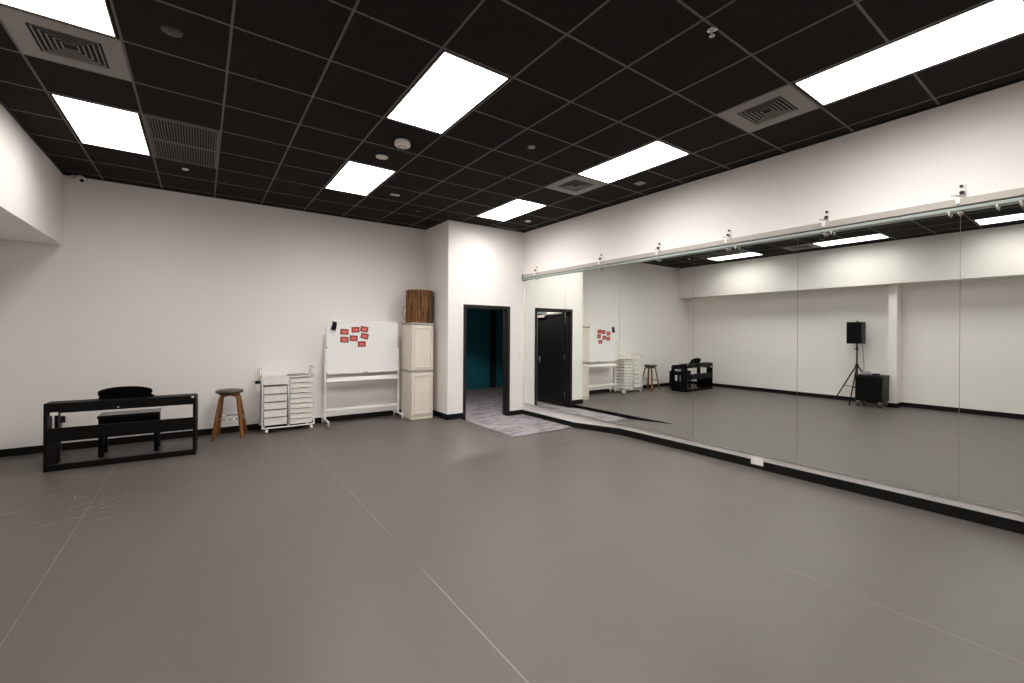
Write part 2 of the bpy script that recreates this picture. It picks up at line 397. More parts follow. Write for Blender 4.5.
VENTS = [(-2, -1, 'square air vent panel near the left beam, beside the corner light'),
         (6, -5, 'square air vent panel nearer the camera, over the mirror wall'),
         (6, -1, 'square air vent panel farther off, towards the doorway corner')]
for i, j, lab in VENTS:
    x0, x1, y0, y1 = GX+i*TX+W, GX+(i+1)*TX-W, GY+j*TY+W, GY+(j+1)*TY-W
    cx, cy = (x0+x1)/2, (y0+y1)/2
    t = thing('ceiling_vent', lab, 'air vent', (cx, cy, ZC), 'square ceiling air vents')
    h = .182; bm = BM(); z0, z1 = ZC-.006, ZC
    for a in ((x0, cx-h, y0, y1), (cx+h, x1, y0, y1), (cx-h, cx+h, y0, cy-h), (cx-h, cx+h, cy+h, y1)): add_box(bm, *a, z0, z1)
    obj('panel', bm, M['ventpanel'], t)
    obj('duct', bx(cx-h, cx+h, cy-h, cy+h, ZC-.0015, ZC), M['ventdark'], t, label='black opening behind the blades')
    bm = BM()
    for a in (.166, .136, .106, .076, .046):          # four-way blades, mitred at the corners
        b = a-.0075; zo, zi = ZC-.0055, ZC-.0035
        for k in range(4):
            R = Matrix.Translation((cx, cy, 0)) @ Matrix.Rotation(k*PI/2, 4, 'Z')
            p = [R @ Vector(q) for q in ((-a, -a, zo), (a, -a, zo), (b, -b, zi), (-b, -b, zi))]
            add_prism(bm, p, (0, 0, .0012))
    obj('blades', bm, M['ventblade'], t)

x0, x1 = GX-TX+W, GX-W; y0, y1 = GY+TY+W, GY+3*TY-W
t = thing('return_grille', 'dark grey slotted return air grille in two bays, beside the panel light near the beam', 'air grille', ((x0+x1)/2, (y0+y1)/2, ZC))
bm = BM(); e = .022; ym = (y0+y1)/2
for a in ((x0, x0+e, y0, y1), (x1-e, x1, y0, y1), (x0+e, x1-e, y0, y0+.03), (x0+e, x1-e, y1-.03, y1), (x0+e, x1-e, ym-.022, ym+.022)): add_box(bm, *a, ZC-.012, ZC)
obj('frame', bm, M['grille'], t)
for ya, yb in ((y0+.03, ym-.022), (ym+.022, y1-.03)):
    bm = BM(); n = 24
    for k in range(n):
        x = x0+e+(k+.5)*(x1-x0-2*e)/n
        add_box(bm, x-.0038, x+.0038, ya, yb, ZC-.010, ZC-.0012)
    obj('slat_bank', bm, M['grille'], t)
obj('duct', bx(x0+e, x1-e, y0+.03, y1-.03, ZC-.001, ZC), M['ventdark'], t)

def disc(name, x, y, r, h, m, lab, cat, prof=None):
    bm = BM(); add_lathe(bm, prof or [(0, -h), (r*.8, -h), (r, -h*.5), (r, 0), (0, 0)], 28, (x, y, ZC))
    return tag(obj(name, bm, m, loc=(x, y, ZC)), lab, cat)
M['offwhite'] = mat('off_white_plastic', (.78, .72, .66), .45)
M['dimgrey'] = mat('dim_grey_metal', (.04, .037, .035), .45)
disc('sprinkler_cover', -.165, 3.677, .058, .010, M['dimgrey'], 'grey round sprinkler cover on the tile beside the vent near the beam', 'sprinkler cover')
disc('sprinkler_cover', -.162, 6.703, .036, .012, M['offwhite'], 'small round white sprinkler cover behind the slotted return grille', 'sprinkler cover')
disc('sprinkler_cover', 1.666, 4.907, .068, .010, M['offwhite'], 'flat round white cover between the smoke detector and the light above the whiteboard', 'sprinkler cover')
disc('sprinkler_cover', 2.869, 3.695, .040, .010, M['ventpanel'], 'small grey round cover alone on a black tile in mid ceiling', 'sprinkler cover')
disc('sprinkler_cover', 4.718, 6.164, .055, .014, M['offwhite'], 'round white cover on the tile nearest the doorway corner', 'sprinkler cover')
disc('sprinkler_cover', 2.888, 6.734, .045, .008, M['dimgrey'], 'dim grey round cover near the jog by the doorway', 'sprinkler cover')
t = thing('smoke_detector', 'white drum shaped smoke detector hanging between two middle panel lights', 'smoke detector', (1.699, 4.371, ZC))
bm = BM(); add_lathe(bm, [(0, -.012), (.07, -.012), (.07, 0), (0, 0)], 28, (1.699, 4.371, ZC)); obj('mount', bm, M['white'], t)
bm = BM(); add_lathe(bm, [(0, -.064), (.045, -.064), (.05, -.058), (.07, -.056), (.08, -.048), (.082, -.014), (.078, -.010), (0, -.010)], 32, (1.699, 4.371, ZC)); obj('body', bm, M['offwhite'], t)
bm = BM(); add_lathe(bm, [(.032, -.0655), (.044, -.0655), (.044, -.06), (.032, -.06)], 24, (1.699, 4.371, ZC)); obj('sensor_ring', bm, M['greige'], t, label='darker sensor ring')
t = thing('sprinkler', 'small clear and chrome sprinkler head hanging near the large right hand light', 'sprinkler', (2.714, 1.58, ZC))
bm = BM(); add_lathe(bm, [(.0, -.006), (.03, -.004), (.032, 0), (0, 0)], 20, (2.714, 1.58, ZC)); obj('escutcheon', bm, M['chrome'], t)
bm = BM(); add_tube(bm, [(2.714, 1.58, ZC-.005), (2.714, 1.58, ZC-.035)], .007, 10); add_lathe(bm, [(0, -.04), (.018, -.04), (.018, -.037), (0, -.036)], 16, (2.714, 1.58, ZC)); obj('deflector', bm, M['chrome'], t)
tag(obj('ceiling_plate', bx(4.71-.06, 4.71+.06, 3.73-.06, 3.73+.06, ZC-.008, ZC, .003), M['ventblade'], loc=(4.71, 3.73, ZC)), 'square grey blank plate on the tile edge above the mirror track', 'plate')
tag(obj('ceiling_plate', bx(2.274-.065, 2.274+.065, 6.129-.03, 6.129+.03, ZC-.012, ZC, .004), M['offwhite'], loc=(2.274, 6.129, ZC)), 'small oblong white plate beside the light above the whiteboard', 'plate')
tag(obj('ceiling_strip', bx(4.48, 4.93, 6.80, 6.83, ZC-.012, ZC, .003), M['ventpanel'], loc=(4.7, 6.815, ZC)), 'thin pale metal strip on the ceiling over the doorway wall', 'strip')

t = thing('security_camera', 'small white security camera high in the corner under the ceiling by the beam', 'camera', (-1.25, YB, 3.45))
bm = BM(); add_box(bm, -1.36, -1.26, YB-.05, YB, 3.447, 3.512, .008, 2); obj('mount', bm, M['white'], t)
bm = BM(); mt = Matrix.Translation((-1.265, YB-.075, 3.465)) @ Matrix.Rotation(math.radians(38), 4, 'Z') @ Matrix.Rotation(math.radians(125), 4, 'X')
add_lathe(bm, [(0, -.03), (.042, -.03), (.047, -.02), (.047, .03), (.043, .036), (0, .036)], 24, mtx=mt); obj('housing', bm, M['white'], t)
bm = BM(); add_lathe(bm, [(0, .037), (.024, .037), (.021, .042), (0, .044)], 20, mtx=mt); obj('lens', bm, M['blackgloss'], t, label='dark glass lens')

# ------------------------------------------------------------------ mirror wall
SE = [6.83, 5.66, 4.45, 3.23, 2.03, .81, -.41]
MZ0, MZ1 = .166, 2.575
ML = ['narrow looking mirror panel nearest the doorway corner, reflecting the open black door', 'second mirror panel from the doorway corner, reflecting the red cards', 'third mirror panel from the doorway corner, reflecting the stool and beam corner',
      'fourth mirror panel from the doorway corner, reflecting only bare left wall and beam', 'wide looking mirror panel reflecting the tripod speaker and column', 'mirror panel cut by the photo edge, reflecting the bare left wall']
for k in range(6):
    ya, yb = SE[k+1]+.0015, SE[k]-.0015
    t = thing('wall_mirror', ML[k], 'mirror', (XM, (ya+yb)/2, MZ0), 'frameless wall mirrors')
    obj('glass', bx(XM, XM+.004, ya, yb, MZ0, MZ1), M['mirror'], t)
    obj('backing', bx(XM+.004, XR, ya+.001, yb-.001, MZ0, MZ1), M['mirroredge'], t)
bm = BM()
add_box(bm, XM-.004, XR, SE[-1], SE[0], MZ0-.013, MZ0-.0005)
tag(obj('mirror_channel', bm, M['alu'], loc=(XM, 3.2, MZ0)), 'thin aluminium channel along the foot of the mirrors', 'channel')
t = thing('mirror_track', 'long aluminium hanging track along the top of the mirror wall', 'track', (XR, 3.2, 2.56))
bm = BM(); add_box(bm, XM-.045, XR, SE[-1], SE[0]+.02, 2.606, 2.668, .004); obj('rail', bm, M['track'], t)
bm = BM(); add_box(bm, XM-.052, XM-.006, SE[-1], SE[0]+.02, 2.566, 2.594, .003); obj('lower_lip', bm, M['mirroredge'], t, label='greenish lower lip')
bm = BM(); add_box(bm, XM-.03, XR, SE[-1], SE[0]+.02, 2.594, 2.606); obj('shadow_gap', bm, M['black'], t)
obj('end_cap', bx(XM-.055, XR, SE[0]+.02, SE[0]+.035, 2.555, 2.675, .004), M['dimgrey'], t)
for y in (6.470, 4.84, 3.765, 2.786, 1.780, .816):           # clamp brackets bolted to the track
    bm = BM(); add_box(bm, XM-.02, XR, y-.03, y+.015, 2.668, 2.735, .004); add_box(bm, XR-.01, XR, y-.035, y+.02, 2.70, 2.79, .003); add_box(bm, XM-.056, XM-.045, y-.014, y+.016, 2.62, 2.675, .003)
    br = obj('bracket', bm, M['whitemetal'], t)
    bm = BM(); mt = Matrix.Translation((XR-.008, y-.01, 2.775)) @ Matrix.Rotation(-PI/2, 4, 'Y')
    add_lathe(bm, [(0, .022), (.011, .022), (.011, 0), (0, 0)], 12, mtx=mt); obj('bolt', bm, M['dimgrey'], br, label='dark bolt head')
    bm = BM(); mt = Matrix.Translation((XM-.02, y-.02, 2.712)) @ Matrix.Rotation(-PI/2, 4, 'Y')
    add_lathe(bm, [(0, .045), (.012, .043), (.016, .03), (.016, .012), (.008, .01), (.008, 0), (0, 0)], 14, mtx=mt); obj('knob', bm, M['dimgrey'], br, label='dark clamp knob')
    bm = BM(); add_tube(bm, [(XM-.03, y+.045, 2.70), (XM-.03, y-.045, 2.70)], .005, 8); obj('pin', bm, M['chrome'], br)
    bm = BM(); add_box(bm, XM-.04, XM-.004, y-.02, y+.01, 2.542, 2.562, .004); add_tube(bm, [(XM-.022, y-.005, 2.545), (XM-.022, y-.005, 2.528)], .006, 10); obj('roller_block', bm, M['track'], br)
for y in (0.872, 0.600, 0.475, 1.716, 2.675):
    bm = BM(); add_box(bm, XM-.055, XM-.03, y-.008, y+.008, 2.552, 2.566, .003); add_tube(bm, [(XM-.04, y, 2.55), (XM-.04, y, 2.535)], .005, 8); obj('clip', bm, M['white'], t, label='small white clip')

# wall plates
def outlet(lab, x, y, z, nrm, w=.07, h=.115, cat='outlet', switch=False):
    t = thing('light_switch' if switch else 'wall_outlet', lab, cat, (x, y, z))
    n = Vector(nrm); s = Vector((0, 0, 1)).cross(n)
    R = Matrix(((s.x, n.x, 0, x), (s.y, n.y, 0, y), (s.z, n.z, 1, z), (0, 0, 0, 1)))
    bm = BM(); add_box(bm, -w/2, w/2, 0, .007, -h/2, h/2, .002, 1, R); obj('cover_plate', bm, M['white'], t)
    bm = BM()
    if switch: add_box(bm, -w*.23, w*.23, .006, .011, -h*.3, h*.3, .002, 1, R); obj('rocker', bm, M['offwhite'], t)
    else:
        hor = w > h
        bm.free()
        for k in (-1, 1):
            cx, cz = (k*w*.22, 0) if hor else (0, k*h*.22)
            bm = BM(); add_box(bm, cx-.015, cx+.015, .006, .009, cz-.014, cz+.014, .002, 1, R)
            obj('socket', bm, M['offwhite'], t)
    return t
outlet('white double outlet set low in the black baseboard under the mirrors', XR-BT, 2.436, .086, (-1, 0, 0), .135, .084)
outlet('white light switch low in the corner beside the doorway', 5.075, YD, 1.10, (0, -1, 0), cat='switch', switch=True)
outlet('white wall outlet on the short jog wall beside the cream cabinet', XJ, 7.278, .446, (-1, 0, 0))
outlet('white wall outlet on the back wall behind the piano, with the plug in it', -1.43, YB, .43, (0, -1, 0))
t = thing('power_adapter', 'black power adapter plugged in behind the piano, its cable hanging', 'adapter', (-1.425, YB-.009, .41))
bm = BM(); add_box(bm, -1.455, -1.395, YB-.060, YB-.011, .36, .445, .008, 2); obj('body', bm, M['black'], t)
bm = BM(); add_tube(bm, smooth_path([(-1.425, YB-.04, .362), (-1.425, YB-.06, .28), (-1.42, YB-.10, .10), (-1.40, YB-.16, .0065), (-1.34, YB-.32, .0055), (-1.30, YB-.50, .0055), (-1.285, 7.19, .0055)], 6), .004, 6); obj('cable', bm, M['cable'], t)

# ------------------------------------------------------------------ digital piano (its back to the room)
px0, px1, py0, py1 = -1.362, -.034, 6.70, 7.16
t = thing('digital_piano', 'black console digital piano turned with its open back to the room', 'piano', ((px0+px1)/2, (py0+py1)/2, 0))
bm = BM(); add_box(bm, px0, px1, py0, py0+.21, .628, .737, .004); add_box(bm, px0, px1, py0+.21, py1, .615, .665, .004)
add_box(bm, px0, px0+.05, py0+.21, py1-.03, .665, .700, .004); add_box(bm, px1-.05, px1, py0+.21, py1-.03, .665, .700, .004)
obj('case', bm, M['blackash'], t)
for xa, xb in ((px0, px0+.03), (px1-.03, px1)):
    bm = BM(); add_box(bm, xa, xb, py0, 6.87, 0, .628, .003); add_box(bm, xa, xb, 7.06, py1, 0, .615, .003); add_box(bm, xa, xb, 6.87, 7.06, 0, .28); add_box(bm, xa, xb, 6.87, 7.06, .585, .615)
    obj('end_panel', bm, M['blackash'], t)
obj('back_board', bx(px0+.03, px1-.03, py0+.005, py0+.024, .316, .466, .002), M['blackash'], t)
obj('bottom_rail', bx(px0+.03, px1-.03, py0+.0, py0+.045, .006, .070, .003), M['blackash'], t)
bm = BM(); kx0, kx1 = px0+.06, px1-.06; n = 52
for k in range(n):
    w = (kx1-kx0)/n; add_box(bm, kx0+k*w+.0006, kx0+(k+1)*w-.0006, py0+.29, py1-.02, .665, .690)
obj('white_keys', bm, M['white'], t, label='white piano keys')
bm = BM()
for k in range(n-1):
    if (k % 7) in (0, 2, 3, 5, 6):
        x = kx0+(k+1)*w; add_box(bm, x-.006, x+.006, py0+.29, py0+.385, .690, .702)
obj('black_keys', bm, M['blackgloss'], t)
obj('fallboard', bx(kx0, kx1, py0+.21, py0+.29, .665, .72, .004), M['blackgloss'], t)
# music rest, leaning towards the room
prof = []
a0, a1 = -.957, -.468
top = lambda s: .862 - .040*(2*s-1)**2 + .012*(.5-s)*0
pts = [(a0+.012, .742), (a0+.012, .772), (a0, .79), (a0+.002, .825)]
for k in range(17):
    s = .03+.94*k/16; pts.append((a0+(a1-a0)*s, 0.882-.045*abs(2*s-1)**2.6))
pts += [(a1-.002, .825), (a1, .80), (a1-.014, .775), (a1+.012, .757), (a1+.012, .742)]
bm = BM(); add_prism(bm, [(x, 6.86-(z-.742)*.42, z-.006) for x, z in pts], (0, .022, 0)); add_box(bm, a0-.0, a1+.012, 6.868, 6.90, .737, .754, .004)
obj('music_rest', bm, M['blackgloss'], t)
obj('connector_label', bx(px0+.052, px0+.115, py0-.0015, py0+.004, .606, .640), M['white'], t, label='white connector label')
obj('sticker', bx(px1-.045, px1-.018, py0-.0012, py0+.001, .708, .728), M['white'], t, label='small white sticker')
bm = BM(); add_box(bm, -.88, -.58, py0-.001, py0+.001, .640, .662); obj('jack_strip', bm, M['blackgloss'], t)
bm = BM(); mt = Matrix.Translation((-.757, py0-.001, .653)) @ Matrix.Rotation(PI/2, 4, 'X'); add_lathe(bm, [(0, .004), (.008, .003), (.008, 0), (0, 0)], 14, mtx=mt); obj('jack', bm, M['whitemetal'], t, label='bright metal jack')
for k in (-1, 0, 1): obj('pedal', bx(-.70+k*.07-.012, -.70+k*.07+.012, py0+.045, py0+.13, .03, .042, .004), M['chrome'], t, label='metal pedal')

t.rotation_euler = (0, 0, -.043)

# piano bench behind it
t = thing('piano_bench', 'black piano bench with a shiny flat seat, tucked behind the piano', 'bench', (-.70, 7.33, 0))
bx0, bx1, by0, by1 = -1.000, -.430, 7.165, 7.47
obj('seat', bx(bx0-.01, bx1+.01, by0-.01, by1+.01, .462, .500, .010, 2), M['darkbench'], t)
bm = BM(); add_box(bm, bx0+.02, bx1-.02, by0+.012, by0+.03, .385, .462); add_box(bm, bx0+.02, bx1-.02, by1-.03, by1-.012, .385, .462); add_box(bm, bx0+.012, bx0+.03, by0+.02, by1-.02, .385, .462); add_box(bm, bx1-.03, bx1-.012, by0+.02, by1-.02, .385, .462)
obj('apron', bm, M['blackash'], t)
for x in (bx0, bx1-.05):
    for y in (by0, by1-.05): obj('leg', bx(x, x+.05, y, y+.05, 0, .462, .003), M['blackash'], t)

# ------------------------------------------------------------------ bar stool
sx, sy = .351, 7.53
t = thing('bar_stool', 'round backless stool with honey wood legs and dark brown leather seat by the back wall', 'stool', (sx, sy, 0))
bm = BM(); add_lathe(bm, [(0, .640), (.150, .640), (.168, .646), (.175, .660), (.170, .676), (.150, .686), (0, .692)], 40, (sx-.007, sy, 0)); obj('seat', bm, M['seatleather'], t)
bm = BM(); add_lathe(bm, [(0, .612), (.120, .612), (.130, .618), (.130, .640), (0, .640)], 32, (sx-.007, sy, 0)); obj('seat_base', bm, M['honey'], t)
def add_strap(bm, pts, width, th):
    """bent plywood strip: path in the plane of radial r and z, centred on angle a"""
    n = len(pts); P = [Vector(p) for p in pts]; rings = []
    side = Vector((-(P[-1]-P[0]).y, (P[-1]-P[0]).x, 0)).normalized()
    for i in range(n):
        tt = (P[min(i+1, n-1)]-P[max(i-1, 0)]).normalized(); nn = tt.cross(side).normalized()
        w = width[i] if isinstance(width, list) else width
        rings.append([bm.verts.new(P[i]+side*s*w/2+nn*q*th/2) for s, q in ((-1, -1), (1, -1), (1, 1), (-1, 1))])
    for a, b in zip(rings, rings[1:]):
        for k in range(4): bm.faces.new([a[k], a[(k+1) % 4], b[(k+1) % 4], b[k]])
    bm.faces.new(rings[0][::-1]); bm.faces.new(rings[-1])
for fx, fy in ((.140, 7.375), (.492, 7.352), (.563, 7.685), (.211, 7.705)):
    a = math.atan2(fy-sy, fx-sx); r1 = math.hypot(fx-sx, fy-sy)
    prof = [(.05, .604), (.09, .604), (.118, .600), (.138, .588), (.148, .568), (.153, .54)] + [(.153+(r1-.153)*k/6, .54*(1-k/6)) for k in range(1, 7)]
    pts = [(sx+r*math.cos(a), sy+r*math.sin(a), z+.001) for r, z in prof]
    bm = BM(); add_strap(bm, pts, .044, .024); obj('leg', bm, M['honey'], t)
bm = BM(); add_tube(bm, [(sx+.192*math.cos(2*PI*k/36), sy+.192*math.sin(2*PI*k/36), .285) for k in range(36)], .008, 8, closed=True); obj('footrest_ring', bm, M['chrome'], t, label='chrome footrest ring')

# ------------------------------------------------------------------ drawer cart
t = thing('drawer_cart', 'white rolling cart with one wide and one shallow stack of plastic drawers', 'cart', (1.10, 7.6, 0))
cx0, cxm, cx1, cy0, cy1 = .754, 1.106, 1.473, 7.475, 7.81
for y in (cy0, cy1):
    bm = BM(); R = .05
    add_tube(bm, smooth_path([(cx0, y, .935), (cx0, y, .6), (cx0, y, .14), (cx0+.012, y, .095), (cx0+.05, y, .075), (cx1-.05, y, .075), (cx1-.012, y, .095), (cx1, y, .14), (cx1, y, .6), (cx1, y, .935)], 4), .010, 8)
    add_tube(bm, [(cxm, y, .075), (cxm, y, .83)], .009, 8); add_tube(bm, [(cx0, y, .835), (cx1, y, .835)], .007, 8)
    obj('frame', bm, M['whitemetal'], t)
for x in (cx0, cxm, cx1):
    for z in ((.085 if x == cxm else .13), .835):
        bm = BM(); add_tube(bm, [(x, cy0, z), (x, cy1, z)], .007, 8); obj('cross_bar', bm, M['whitemetal'], t)
for x in (cx0, cx1):
    bm = BM(); add_tube(bm, smooth_path([(x, cy0, .935), (x, cy0+.03, .965), (x, cy1-.03, .965), (x, cy1, .935)], 4), .009, 8); obj('end_rail', bm, M['whitemetal'], t)
obj('top_tray', bx(cx0+.014, cxm-.012, cy0-.004, cy1-.012, .722, .828, .006, 2), M['drawer'], t)
obj('top_shelf', bx(cxm+.012, cx1-.012, cy0+.005, cy1-.012, .822, .834, .003), M['drawer'], t)
obj('back_panel', bx(cx0+.012, cx1-.012, cy1-.012, cy1-.008, .10, .72), M['greige'], t)
def drawer(xa, xb, z0, z1):
    bm = BM()
    add_prism(bm, [(xa+.004, cy0-.004, z1), (xb-.004, cy0-.004, z1), (xb-.010, cy0-.001, z0), (xa+.010, cy0-.001, z0)], (0, .012, 0))
    add_box(bm, xa+.012, xb-.012, cy0+.011, cy1-.02, z0, z1-.008)
    add_box(bm, xa+.002, xb-.002, cy0-.008, cy0-.003, z1-.010, z1)
    o = obj('drawer', bm, M['drawer'], t)
    m = (xa+xb)/2; hz = z0+(z1-z0)*.18
    bm = BM(); add_box(bm, m-.05, m+.05, cy0-.018, cy0-.003, z0+.004, z0+.014, .003); obj('handle', bm, M['greige'] if 0 else M['offwhite'], o)
zs = [.708, .583, .466, .350, .232, .110]
for k in range(5): drawer(cx0+.016, cxm-.014, zs[k+1]+.006, zs[k]-.010)
zs = [.816, .737, .657, .578, .498, .418, .340, .262, .182, .098]
for k in range(9): drawer(cxm+.014, cx1-.016, zs[k+1]+.004, zs[k]-.006)
for x in (cx0+.06, cx1-.04):
    for y in (cy0+.01, cy1-.01):
        bm = BM(); add_tube(bm, [(x, y, .075), (x, y, .05)], .010, 8); add_box(bm, x-.016, x+.016, y-.018, y+.018, .040, .056, .004); c = obj('caster', bm, M['whitemetal'], t)
        bm = BM(); mt = Matrix.Translation((x, y, .027)) @ Matrix.Rotation(PI/2, 4, 'Y'); add_lathe(bm, [(0, -.018), (.022, -.018), (.027, -.012), (.027, .012), (.022, .018), (0, .018)], 20, mtx=mt); obj('wheel', bm, M['white'], c)
bm = BM()
add_box(bm, 1.115, 1.41, 7.52, 7.75, .8345, .848, .003); add_box(bm, 1.13, 1.38, 7.51, 7.74, .8485, .858, .002)
tag(obj('folder', bm, M['paper'], loc=(1.26, 7.58, .8345)), 'flat grey folder lying on top of the rolling drawer cart', 'folder')
t = thing('side_clip', 'black clip with a white tag hanging on the side of the drawer cart', 'clip', (.70, 7.50, .79))
bm = BM(); add_box(bm, .665, .735, 7.53, 7.555, .745, .79, .006, 2); add_tube(bm, [(.70, 7.54, .79), (.715, 7.54, .825), (.735, 7.54, .838), (.7445, 7.54, .836)], .004, 6); obj('body', bm, M['black'], t)
bm = BM(); add_box(bm, .672, .728, 7.538, 7.544, .63, .744, .002); obj('tag', bm, M['white'], t, label='white tag')

# ------------------------------------------------------------------ whiteboard on wheels
wy = 7.58; wx0, wx1 = 1.684, 2.872; wz0, wz1 = .842, 1.700
t = thing('whiteboard', 'white mobile whiteboard on a wheeled stand, red cards stuck on it', 'whiteboard', (2.29, wy+.03, 0))
def rrect(x0, x1, z0, z1, r, n=6):
    P = []
    for cx, cz, a in ((x1-r, z1-r, 0), (x0+r, z1-r, PI/2), (x0+r, z0+r, PI), (x1-r, z0+r, 3*PI/2)):
        for k in range(n+1): P.append((cx+r*math.cos(a+k*PI/2/n), cz+r*math.sin(a+k*PI/2/n)))
    return P
bm = BM(); add_prism(bm, [(x, wy, z) for x, z in rrect(wx0+.006, wx1-.006, wz0+.006, wz1-.006, .045)], (0, .018, 0)); obj('board', bm, M['board'], t)
bm = BM(); P = rrect(wx0, wx1, wz0, wz1, .05); add_tube(bm, [(x, wy+.009, z) for x, z in P], .0125, 8, closed=True); obj('frame', bm, M['whitemetal'], t)
xp0, xp1 = wx0-.022, wx1+.022
for x in (xp0, xp1):
    bm = BM(); add_box(bm, x-.014, x+.014, wy-.002, wy+.038, .105, 1.29, .004); obj('post', bm, M['whitemetal'], t)
    bm = BM(); xx = x+(.02 if x == xp0 else -.02); add_tube(bm, [(x, wy+.01, 1.275), (xx+(.006 if x == xp0 else -.006), wy+.01, 1.275)], .02, 12); obj('pivot_knob', bm, M['greige'], t)
    f = bm = BM(); add_box(bm, x-.016, x+.016, 7.33, 7.80, .078, .106, .004); ft = obj('foot', bm, M['whitemetal'], t)
    for y in (7.36, 7.77):
        bm = BM(); add_tube(bm, [(x, y, .08), (x, y, .062)], .009, 8); add_box(bm, x-.017, x+.017, y-.022, y+.012, .045, .066, .004)
        c = obj('caster', bm, M['whitemetal'], t)
        bm = BM(); mt = Matrix.Translation((x, y-.006, .032)) @ Matrix.Rotation(PI/2, 4, 'Y'); add_lathe(bm, [(0, -.013), (.025, -.013), (.032, -.009), (.032, .009), (.025, .013), (0, .013)], 20, mtx=mt); obj('wheel', bm, M['greige'], c)
bm = BM(); add_box(bm, xp0+.014, xp1-.014, wy-.01, wy+.03, .705, .775, .004); add_box(bm, xp0+.014, xp1-.014, wy-.065, wy-.01, .705, .713, .002); add_box(bm, xp0+.014, xp1-.014, wy-.065, wy-.06, .705, .726, .002)
obj('pen_tray', bm, M['whitemetal'], t)
obj('lower_bar', bx(xp0+.014, xp1-.014, wy+.002, wy+.032, .215, .262, .004), M['whitemetal'], t)
bm = BM(); add_box(bm, 2.27, 2.35, wy-.006, wy+.02, .826, .850, .004); obj('latch', bm, M['greige'], t, label='grey latch under the board')
fx, fy, fz, sc = 0, wy-.002, H, 437.6
def boardpt(cx, cy):                       # position on the face of the board, metres from the board's own corner
    return wx0+cx, wz1-cy
CARDS = [(.271, .168, 3, 'red card with dark border, top left of the seven on the whiteboard'),
         (.452, .131, -2, 'red card with dark border, middle of the top row on the whiteboard'),
         (.598, .121, 10, 'red card tilted at the top right of the seven on the whiteboard'),
         (.607, .240, 15, 'tilted red card just below the top right one on the whiteboard'),
         (.272, .298, 3, 'red card at the left of the second row on the whiteboard'),
         (.422, .275, 4, 'red card in the middle of the second row on the whiteboard'),
         (.560, .374, -1, 'lowest red card of the seven on the whiteboard')]
for k, (cx, cz, r, lab) in enumerate(CARDS):
    x, z = boardpt(cx, cz); yy = wy-.0015-.0022*(k % 3)
    R = Matrix.Translation((x, yy, z)) @ Matrix.Rotation(math.radians(r), 4, 'Y')
    q = thing('red_card', lab, 'card', (x, yy, z), 'red cards on the whiteboard')
    bm = BM(); add_box(bm, -.066, .066, -.0008, .0008, -.047, .047, 0, 1, R); obj('border', bm, M['cardborder'], q, label='dark patterned border')
    bm = BM(); add_box(bm, -.050, .050, -.0013, -.0006, -.033, .033, 0, 1, R); obj('face', bm, M['red'], q, label='red face')
    bm = BM()
    for zz, ws in ((.009, (-.032, -.02, -.006, .006, .022)), (-.011, (-.036, -.024, -.010, .004, .016, .028))):
        for w in ws: add_box(bm, w, w+.009, -.0017, -.0012, zz-.006, zz+.006, 0, 1, R)
    obj('print', bm, M['cardtext'], q, label='pale unreadable print')
x, z = boardpt(.105, .072)
t = thing('eraser_pouch', 'black pouch hooked over the top left corner of the whiteboard', 'pouch', (x, wy-.02, z))
R = Matrix.Translation((x, wy-.024, z)) @ Matrix.Rotation(math.radians(14), 4, 'Y')
bm = BM(); add_prism(bm, [R @ Vector(p) for p in ((-.032, 0, .07), (.022, 0, .07), (.036, 0, .02), (.040, 0, -.068), (-.038, 0, -.072), (-.034, 0, .02))], (0, .018, 0)); obj('bag', bm, M['black'], t)
bm = BM(); add_tube(bm, smooth_path([(x-.028, wy-.016, z+.06), (x-.03, wy-.014, z+.078), (x-.03, wy-.008, z+.083), (x-.03, wy-.004, z+.0855)], 4), .004, 6); obj('hook', bm, M['blackmetal'], t)

# ------------------------------------------------------------------ cream cabinet and drum
kx0, kx1, ky0, ky1 = 2.988, 3.405, 7.205, 7.690
t = thing('utility_cabinet', 'tall cream plastic two door utility cabinet in the corner by the doorway', 'cabinet', ((kx0+kx1)/2, 7.4, 0))
bm = BM(); add_box(bm, kx0+.006, kx1-.006, ky0+.03, ky1, .045, .83, .006); add_box(bm, kx0+.006, kx1-.006, ky0+.03, ky1, .862, 1.665, .006); obj('body', bm, M['cream'], t)
bm = BM(); add_box(bm, kx0-.008, kx1+.008, ky0-.004, ky1+.004, 1.662, 1.700, .010, 2); obj('top', bm, M['greige'], t, label='grey plastic top')
obj('middle_shelf', bx(kx0-.006, kx1+.006, ky0+.002, ky1+.002, .828, .864, .008, 2), M['greige'], t, label='grey plastic middle band')
obj('plinth', bx(kx0+.004, kx1-.004, ky0+.014, ky1-.004, 0, .048, .006), M['cream'], t)
for z0, z1 in ((.056, .822), (.872, 1.655)):
    bm = BM(); xa, xb = kx0+.012, kx1-.006
    add_box(bm, xa, xb, ky0+.006, ky0+.030, z0, z1, .006, 2)
    dr = obj('door', bm, M['cream'], t)
    bm = BM(); e = .045                                  # raised moulding of the door
    for a in ((xa+e, xa+e+.012, z0+e, z1-e), (xb-e-.012, xb-e, z0+e, z1-e), (xa+e, xb-e, z0+e, z0+e+.012), (xa+e, xb-e, z1-e-.012, z1-e)): add_box(bm, a[0], a[1], ky0-.006, ky0+.008, a[2], a[3], .003)
    obj('moulding', bm, M['cream'], dr)
    bm = BM(); add_box(bm, xa+.004, xa+.016, ky0-.004, ky0+.008, (z0+z1)/2-.05, (z0+z1)/2+.05, .003); obj('handle', bm, M['cream'], dr)
dx, dy, dr_, z0 = 3.265, 7.53, .236, 1.701
t = thing('log_drum', 'brown bark covered log drum standing on the cream cabinet', 'drum', (dx, dy, z0))
bm = BM(); seg = 72; rings = []
